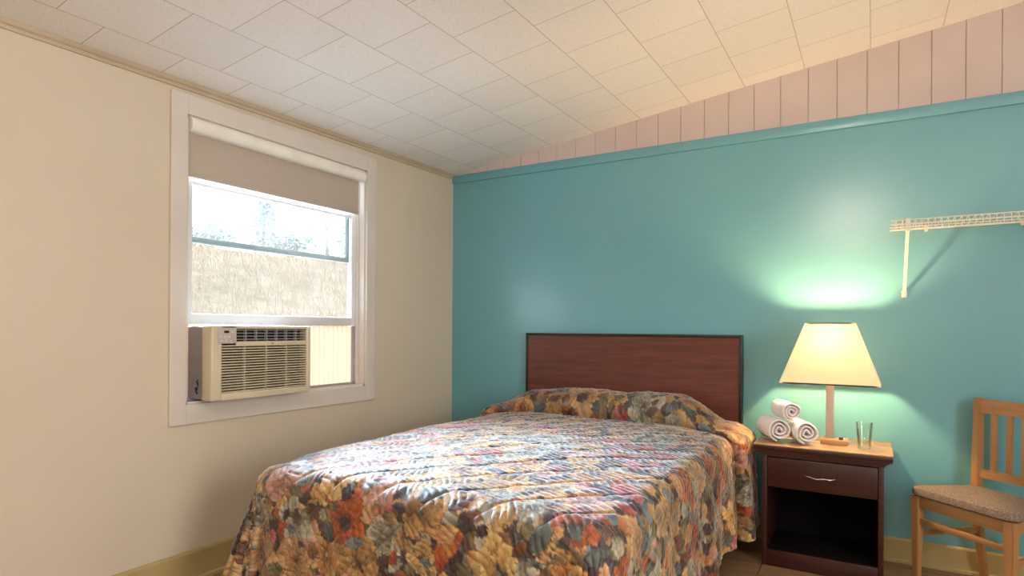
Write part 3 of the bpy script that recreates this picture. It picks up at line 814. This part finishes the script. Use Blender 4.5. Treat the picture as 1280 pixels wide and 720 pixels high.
for k in range(4):
    q = (k + 1) / 5; x = -hwB + 2 * hwB * q; bow = 0.018 * math.sin(PI * q)
    bm = bmesh.new(); rows = []
    for z in (0.538, 0.62, 0.70, 0.823):
        y = yb(z) + bow; w = 0.0125
        rows.append([bm.verts.new(p) for p in ((x - w, y - .006, z), (x + w, y - .006, z), (x + w, y + .006, z), (x - w, y + .006, z))])
    for A_, B_ in zip(rows, rows[1:]):
        for j in range(4): bm.faces.new((A_[j], A_[(j + 1) % 4], B_[(j + 1) % 4], B_[j]))
    bm.faces.new(rows[0][::-1]); bm.faces.new(rows[-1])
    cp_('back_slat', bm, M['oak'])
# padded seat: rounded outline, domed top
bm = bmesh.new(); outline = []
def corner_pts(cx, cy, r, a0, n_=7): return [(cx + r * math.cos(a0 + PI / 2 * k / (n_ - 1)), cy + r * math.sin(a0 + PI / 2 * k / (n_ - 1))) for k in range(n_)]
sf, sb = hwF + 0.028, hwB + 0.004
r_ = 0.05
outline += corner_pts(sf - r_, -0.03 + r_, r_, -PI / 2)
outline += corner_pts(sb - .03, DB - 0.055 - .03, .03, 0)
outline += corner_pts(-sb + .03, DB - 0.055 - .03, .03, PI / 2)
outline += corner_pts(-sf + r_, -0.03 + r_, r_, PI)
cxs, cys = 0.0, (DB - 0.08) / 2
layers = [(0.97, 0.428), (1.0, 0.434), (1.0, 0.452), (0.975, 0.463), (0.90, 0.470), (0.75, 0.475), (0.5, 0.478), (0.25, 0.479)]
rings = []
for f, z in layers: rings.append([bm.verts.new((cxs + (x - cxs) * f, cys + (y - cys) * f, z)) for x, y in outline])
for A_, B_ in zip(rings, rings[1:]):
    for k in range(len(A_)): bm.faces.new((A_[k], A_[(k + 1) % len(A_)], B_[(k + 1) % len(A_)], B_[k]))
bm.faces.new(rings[0][::-1]); bm.faces.new(rings[-1])
cp_('seat_cushion', bm, M['seat'])

# ------------------------------------------------------------------ wire shelf
SZ, SY0, SY1, SX0, SX1 = 1.735, 3.455, 3.762, 0.095, 1.55
ws = thing('wire_shelf', 'white wire shelf with diagonal support braces mounted on the teal wall', 'shelf', (SX0, SY1, SZ))
def wp(name, bm, mat=None, parent=ws):
    for v in bm.verts: v.co -= Vector((SX0, SY1, SZ))
    return mesh_obj(name, bm, mat or M['wire'], parent, True)
bm = bmesh.new()
for (y, z, r) in ((SY0, SZ, .0032), (SY0 - .002, SZ - .045, .0034), (SY0, SZ - .022, .0022), (SY0 + .10, SZ - .004, .003), (SY0 + .20, SZ - .004, .003), (SY1, SZ - .004, .0032)):
    tube(bm, [(SX0 - 0.018, y, z), (SX1, y, z)], r, 8)
wp('rail_wires', bm)
bm = bmesh.new()
x = SX0 + 0.004
while x < SX1:
    tube(bm, [(x, SY1, SZ), (x, SY0 + .002, SZ), (x, SY0 - .001, SZ - .045)], 0.0016, 6); x += 0.0254
o_ = wp('deck_wires', bm)
for bx in (0.143, 1.2):
    bm = bmesh.new()
    hexa(bm, [(bx - .007, SY1 - .004, 1.405), (bx + .007, SY1 - .004, 1.405), (bx + .007, SY1 + .006, 1.405), (bx - .007, SY1 + .006, 1.405),
              (bx - .007, SY0 - .006, SZ - .05), (bx + .007, SY0 - .006, SZ - .05), (bx + .007, SY0 + .006, SZ - .05), (bx - .007, SY0 + .006, SZ - .05)])
    br_ = wp('support_brace', bm)
    bm = bmesh.new(); box(bm, bx - .012, bx + .012, SY1 - .010, SY1 + .0075, 1.378, 1.415, .003); wp('brace_foot', bm, None, br_)
    bm = bmesh.new(); box(bm, bx - .010, bx + .012, SY0 - .010, SY0 + .008, SZ - .056, SZ + .006, .003); wp('brace_hook', bm, None, br_)
for bx in (0.235, 0.62, 1.0):
    bm = bmesh.new(); box(bm, bx - .008, bx + .008, SY1 - .012, SY1 + .0075, SZ - .02, SZ + .006, .003); wp('wall_clip', bm)

# ------------------------------------------------------------------ unseen ceiling globe added as fill light behind the camera
fx, fy = -0.25, -0.75; fz = zc(fx, fy)
cl_ = thing('ceiling_fill_globe', 'round frosted globe added as fill light behind the viewer', 'ceiling light', (fx, fy, fz))
bm = bmesh.new(); lathe(bm, [(0, 0.004), (0.13, 0.004), (0.135, -0.015), (0.12, -0.03), (0, -0.03)], 32); mesh_obj('canopy', bm, M['shade_white'], cl_, True)
bm = bmesh.new(); lathe(bm, [(0.11, -0.03), (0.17, -0.06), (0.19, -0.11), (0.17, -0.16), (0.11, -0.195), (0, -0.21)], 32); mesh_obj('globe', bm, M['globe'], cl_, True)

# ------------------------------------------------------------------ outdoors
def hill_mat():
    m, nt, b, out = new_mat('dry_grass_hill')
    f = noise(nt, coords(nt), 1.6, 6, 0.7)
    nt.links.new(ramp(nt, f, [(0.3, (72, 64, 54)), (0.5, (82, 73, 63)), (0.7, (90, 81, 70))]), b.inputs['Base Color'])
    b.inputs['Roughness'].default_value = 0.95; b.inputs['Specular IOR Level'].default_value = 0.0; bump(nt, b, f, 0.6, 0.2); return m
M['hill'] = hill_mat()
M['brush'] = paint('dry_reddish_brush', (134, 112, 96), 0.9, (124, 108, 90), 3, 0, spec=0.0)
M['conifer'] = paint('haze_tinted_needles', (182, 184, 184), 0.9, (174, 178, 178), 3, 0, spec=0.0)  # distance haze put into the colour as pale grey
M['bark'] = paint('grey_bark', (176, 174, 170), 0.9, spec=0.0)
D_ = Vector((-0.80, 0.60)).normalized(); Pp = Vector((-D_.y, D_.x))
def hz(x, y):
    p = Vector((x + 3.0, y - 2.2)); a = p.dot(D_); b = p.dot(Pp)
    q = min(max((a - 3) / 18, 0), 1); q = q * q * (3 - 2 * q)
    return -0.5 + q * 4.42 + 0.12 * math.sin(b * 0.5) * q + 0.08 * math.sin(a * 0.9 + b * .7)
bm = bmesh.new(); G = []
NA, NB = 60, 60
for i in range(NA):
    row = []
    for j in range(NB):
        a = -0.2 + 46 * (i / (NA - 1)) ** 1.3; b = (j / (NB - 1) - .5) * 64
        p = Vector((-3.0, 2.2)) + D_ * a + Pp * b
        if p.x > -3.3: p.x = -3.3
        row.append(bm.verts.new((p.x, p.y, hz(p.x, p.y))))
    G.append(row)
for i in range(NA - 1):
    for j in range(NB - 1):
        try: bm.faces.new((G[i][j], G[i + 1][j], G[i + 1][j + 1], G[i][j + 1]))
        except Exception: pass
bmesh.ops.remove_doubles(bm, verts=bm.verts[:], dist=0.001)
o = mesh_obj('hillside', bm, M['hill'], None, True); struct(o, 'dry grassy slope seen through the window')
bm = bmesh.new(); box(bm, -5.2, XW - T - 0.25, -3.0, 7.0, -0.6, -0.36)  # unseen pale slab added to throw daylight up onto the ceiling
struct(mesh_obj('bounce_slab', bm, paint('pale_bounce_surface', (215, 215, 210), 0.8)), 'pale ground slab added to bounce daylight in through the window')
# brush growing on the slope
bm = bmesh.new()
for k in range(6000):
    a = random.uniform(6, 20); b = random.uniform(-11, 11)
    p = Vector((-3.0, 2.2)) + D_ * a + Pp * b; z = hz(p.x, p.y)
    h = random.uniform(.35, 1.0); dx, dy = random.uniform(-.35, .35), random.uniform(-.35, .35)
    w = 0.006
    c = Vector((p.x, p.y, z - .05)); e = c + Vector((dx, dy, h)); m_ = (c + e) / 2 + Vector((random.uniform(-.08, .08), random.uniform(-.08, .08), 0))
    tube(bm, [c, m_, e], [w, w * .7, w * .25], 4, cap=False)
o = mesh_obj('dry_brush', bm, M['brush']); tag(o, 'thin dry brush covering the slope outside the window', 'brush', None, 'stuff')
def tree(a, b, h, kind, label):
    p = Vector((-3.0, 2.2)) + D_ * a + Pp * b; z = hz(p.x, p.y)
    t = thing('pine_tree' if kind == 'pine' else 'bare_tree', label, 'tree', (p.x, p.y, z - 0.1))
    bm = bmesh.new()
    if kind == 'pine':
        tube(bm, [(0, 0, 0), (0, 0, h * .95)], [.12, .02], 8); mesh_obj('trunk', bm, M['bark'], t, True)
        bm = bmesh.new()
        for k in range(1500):
            q = random.random() ** .8; zz = h * (0.12 + .88 * q); r = (h * .26) * (1 - q) ** .8 * random.random() ** .5 + .03
            an = random.uniform(0, 2 * PI); c = Vector((r * math.cos(an), r * math.sin(an), zz)); s_ = random.uniform(.05, .13)
            v = [bm.verts.new(c + Vector((random.uniform(-s_, s_), random.uniform(-s_, s_), random.uniform(-s_, s_)))) for _ in range(4)]
            for f in ((0, 1, 2), (0, 2, 3), (0, 3, 1), (1, 3, 2)): bm.faces.new([v[x] for x in f])
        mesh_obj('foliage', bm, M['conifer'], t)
    else:
        def branch(p0, d, L_, r, dep):
            p1 = p0 + d * L_ * .5 + Vector((random.uniform(-.05, .05),) * 3); p2 = p1 + (d + Vector((random.uniform(-.2, .2), random.uniform(-.2, .2), .1))).normalized() * L_ * .5
            tube(bm, [p0, p1, p2], [r, r * .8, r * .55], 5, cap=False)
            if dep > 0:
                for _ in range(3):
                    branch(p1.lerp(p2, random.random()), (d + Vector((random.uniform(-.8, .8), random.uniform(-.8, .8), random.uniform(-.1, .5)))).normalized(), L_ * .62, r * .5, dep - 1)
        branch(Vector((0, 0, 0)), Vector((0.1, -.25, 1)).normalized(), h * .6, .09, 4)
        mesh_obj('trunk', bm, M['bark'], t, True)
tree(27, -0.2, 4.5, 'pine', 'tallest hazy pine on the ridge beyond the window')
tree(25, 3.4, 3.2, 'pine', 'small hazy pine left of the tallest pine on the ridge')
tree(26, -7.5, 2.6, 'pine', 'hazy pine at the right edge of the window view')
tree(22, -2.6, 4.2, 'bare', 'leafless leaning tree right of the tallest pine on the ridge')

# low hazy bushes along the ridge line
bush0 = None
for k in range(8):
    b = -10.5 + k * 3.1; a = 22.9 + random.uniform(-.2, .4)
    p = Vector((-3.0, 2.2)) + D_ * a + Pp * b
    if bush0 is None:
        bush0 = thing('ridge_bush', 'low pale bush in the hazy row along the ridge outside the window', 'bush', (0, 0, 0), 0, 'hazy bushes along the ridge')
        bm = bmesh.new()
        for q in range(6): tube(bm, [(0, 0, 0), (.3 * math.cos(q), .3 * math.sin(q), .7), (.55 * math.cos(q + .3), .55 * math.sin(q + .3), 1.3)], [.04, .025, .01], 5)
        mesh_obj('stem', bm, M['bark'], bush0, True)
        bm = bmesh.new()
        for q in range(900):
            d = Vector((random.gauss(0, 1), random.gauss(0, 1), random.gauss(0, 1))).normalized() * random.random() ** .4
            c = Vector((d.x * .85, d.y * .85, .95 + d.z * .75)); s_ = random.uniform(.04, .10)
            v = [bm.verts.new(c + Vector((random.uniform(-s_, s_), random.uniform(-s_, s_), random.uniform(-s_, s_)))) for _ in range(4)]
            for f in ((0, 1, 2), (0, 2, 3), (0, 3, 1), (1, 3, 2)): bm.faces.new([v[x] for x in f])
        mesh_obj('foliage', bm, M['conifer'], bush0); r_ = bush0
    else:
        r_ = bush0.copy(); COL.objects.link(r_)
        for c_ in list(bush0.children): cc = c_.copy(); COL.objects.link(cc); cc.parent = r_
    r_.location = (p.x, p.y, hz(p.x, p.y) + .02); r_.rotation_euler = (0, 0, k * 1.7); sc_ = random.uniform(1.0, 1.2); r_.scale = (sc_ * 1.2, sc_ * 1.2, sc_ * random.uniform(.7, 1.1))

# ------------------------------------------------------------------ world and lights
w = bpy.data.worlds.new('overcast_sky'); S.world = w; w.use_nodes = True
bg = w.node_tree.nodes['Background']; bg.inputs[0].default_value = (0.86, 0.94, 1.0, 1); bg.inputs[1].default_value = 8.0
def sun(name, direction, strength, color, angle):
    l = bpy.data.lights.new(name, 'SUN'); l.energy = strength; l.color = color; l.angle = math.radians(angle)
    o = bpy.data.objects.new(name, l); COL.objects.link(o); o.location = (-6, 3, 6)
    o.rotation_euler = Vector(direction).to_track_quat('-Z', 'Y').to_euler(); return o
sun('daylight', (0.66, -0.16, -0.62), 84.0, (0.73, 0.84, 1.0), 55)

# ------------------------------------------------------------------ camera
cam = bpy.data.cameras.new('camera'); co = bpy.data.objects.new('camera', cam); COL.objects.link(co)
cam.sensor_width = 36.0; cam.lens = 761 / 1280 * 36.0; cam.shift_y = 51.5 / 1280; cam.clip_start = 0.02; cam.clip_end = 300
yaw = math.radians(30.6)
Rm = Matrix.Rotation(yaw, 4, 'Z') @ Matrix.Rotation(PI / 2, 4, 'X') @ Matrix.Rotation(math.radians(0.4), 4, 'Z')
co.matrix_world = Matrix.Translation((0, 0, 1.2)) @ Rm
S.camera = co

def area_fill(name, loc, direction, w_, h_, watts, color):
    l = bpy.data.lights.new(name, 'AREA'); l.shape = 'RECTANGLE'; l.size = w_; l.size_y = h_; l.energy = watts; l.color = color
    o = bpy.data.objects.new(name, l); COL.objects.link(o); o.location = loc
    o.rotation_euler = Vector(direction).to_track_quat('-Z', 'Z').to_euler(); return o
# fill light added on the right-hand wall, dressed with an invented window frame
bm = bmesh.new()
for (a0, a1, b0, b1) in ((-0.50, -0.42, 0.85, 2.25), (1.42, 1.50, 0.85, 2.25), (-0.42, 1.42, 2.17, 2.25), (-0.42, 1.42, 0.85, 0.93), (0.48, 0.52, 0.93, 2.17)):
    box(bm, XR - 0.03, XR + 0.001, a0, a1, b0, b1, 0.004)
struct(mesh_obj('fill_light_frame', bm, M['white_trim'], None, True))
area_fill('fill_area_light', (XR - 0.012, 0.5, 1.55), (-1, 0, 0), 1.84, 1.24, 100, (1.0, 0.95, 0.90))

S.view_settings.view_transform = 'Standard'; S.view_settings.look = 'None'
S.view_settings.gamma = 1.0; S.view_settings.use_curve_mapping = False; S.view_settings.exposure = 0.12
try:
    S.cycles.use_denoising = True; S.cycles.diffuse_bounces = 6; S.cycles.max_bounces = 12; S.cycles.transparent_max_bounces = 12
    S.cycles.sample_clamp_indirect = 6
except Exception: pass
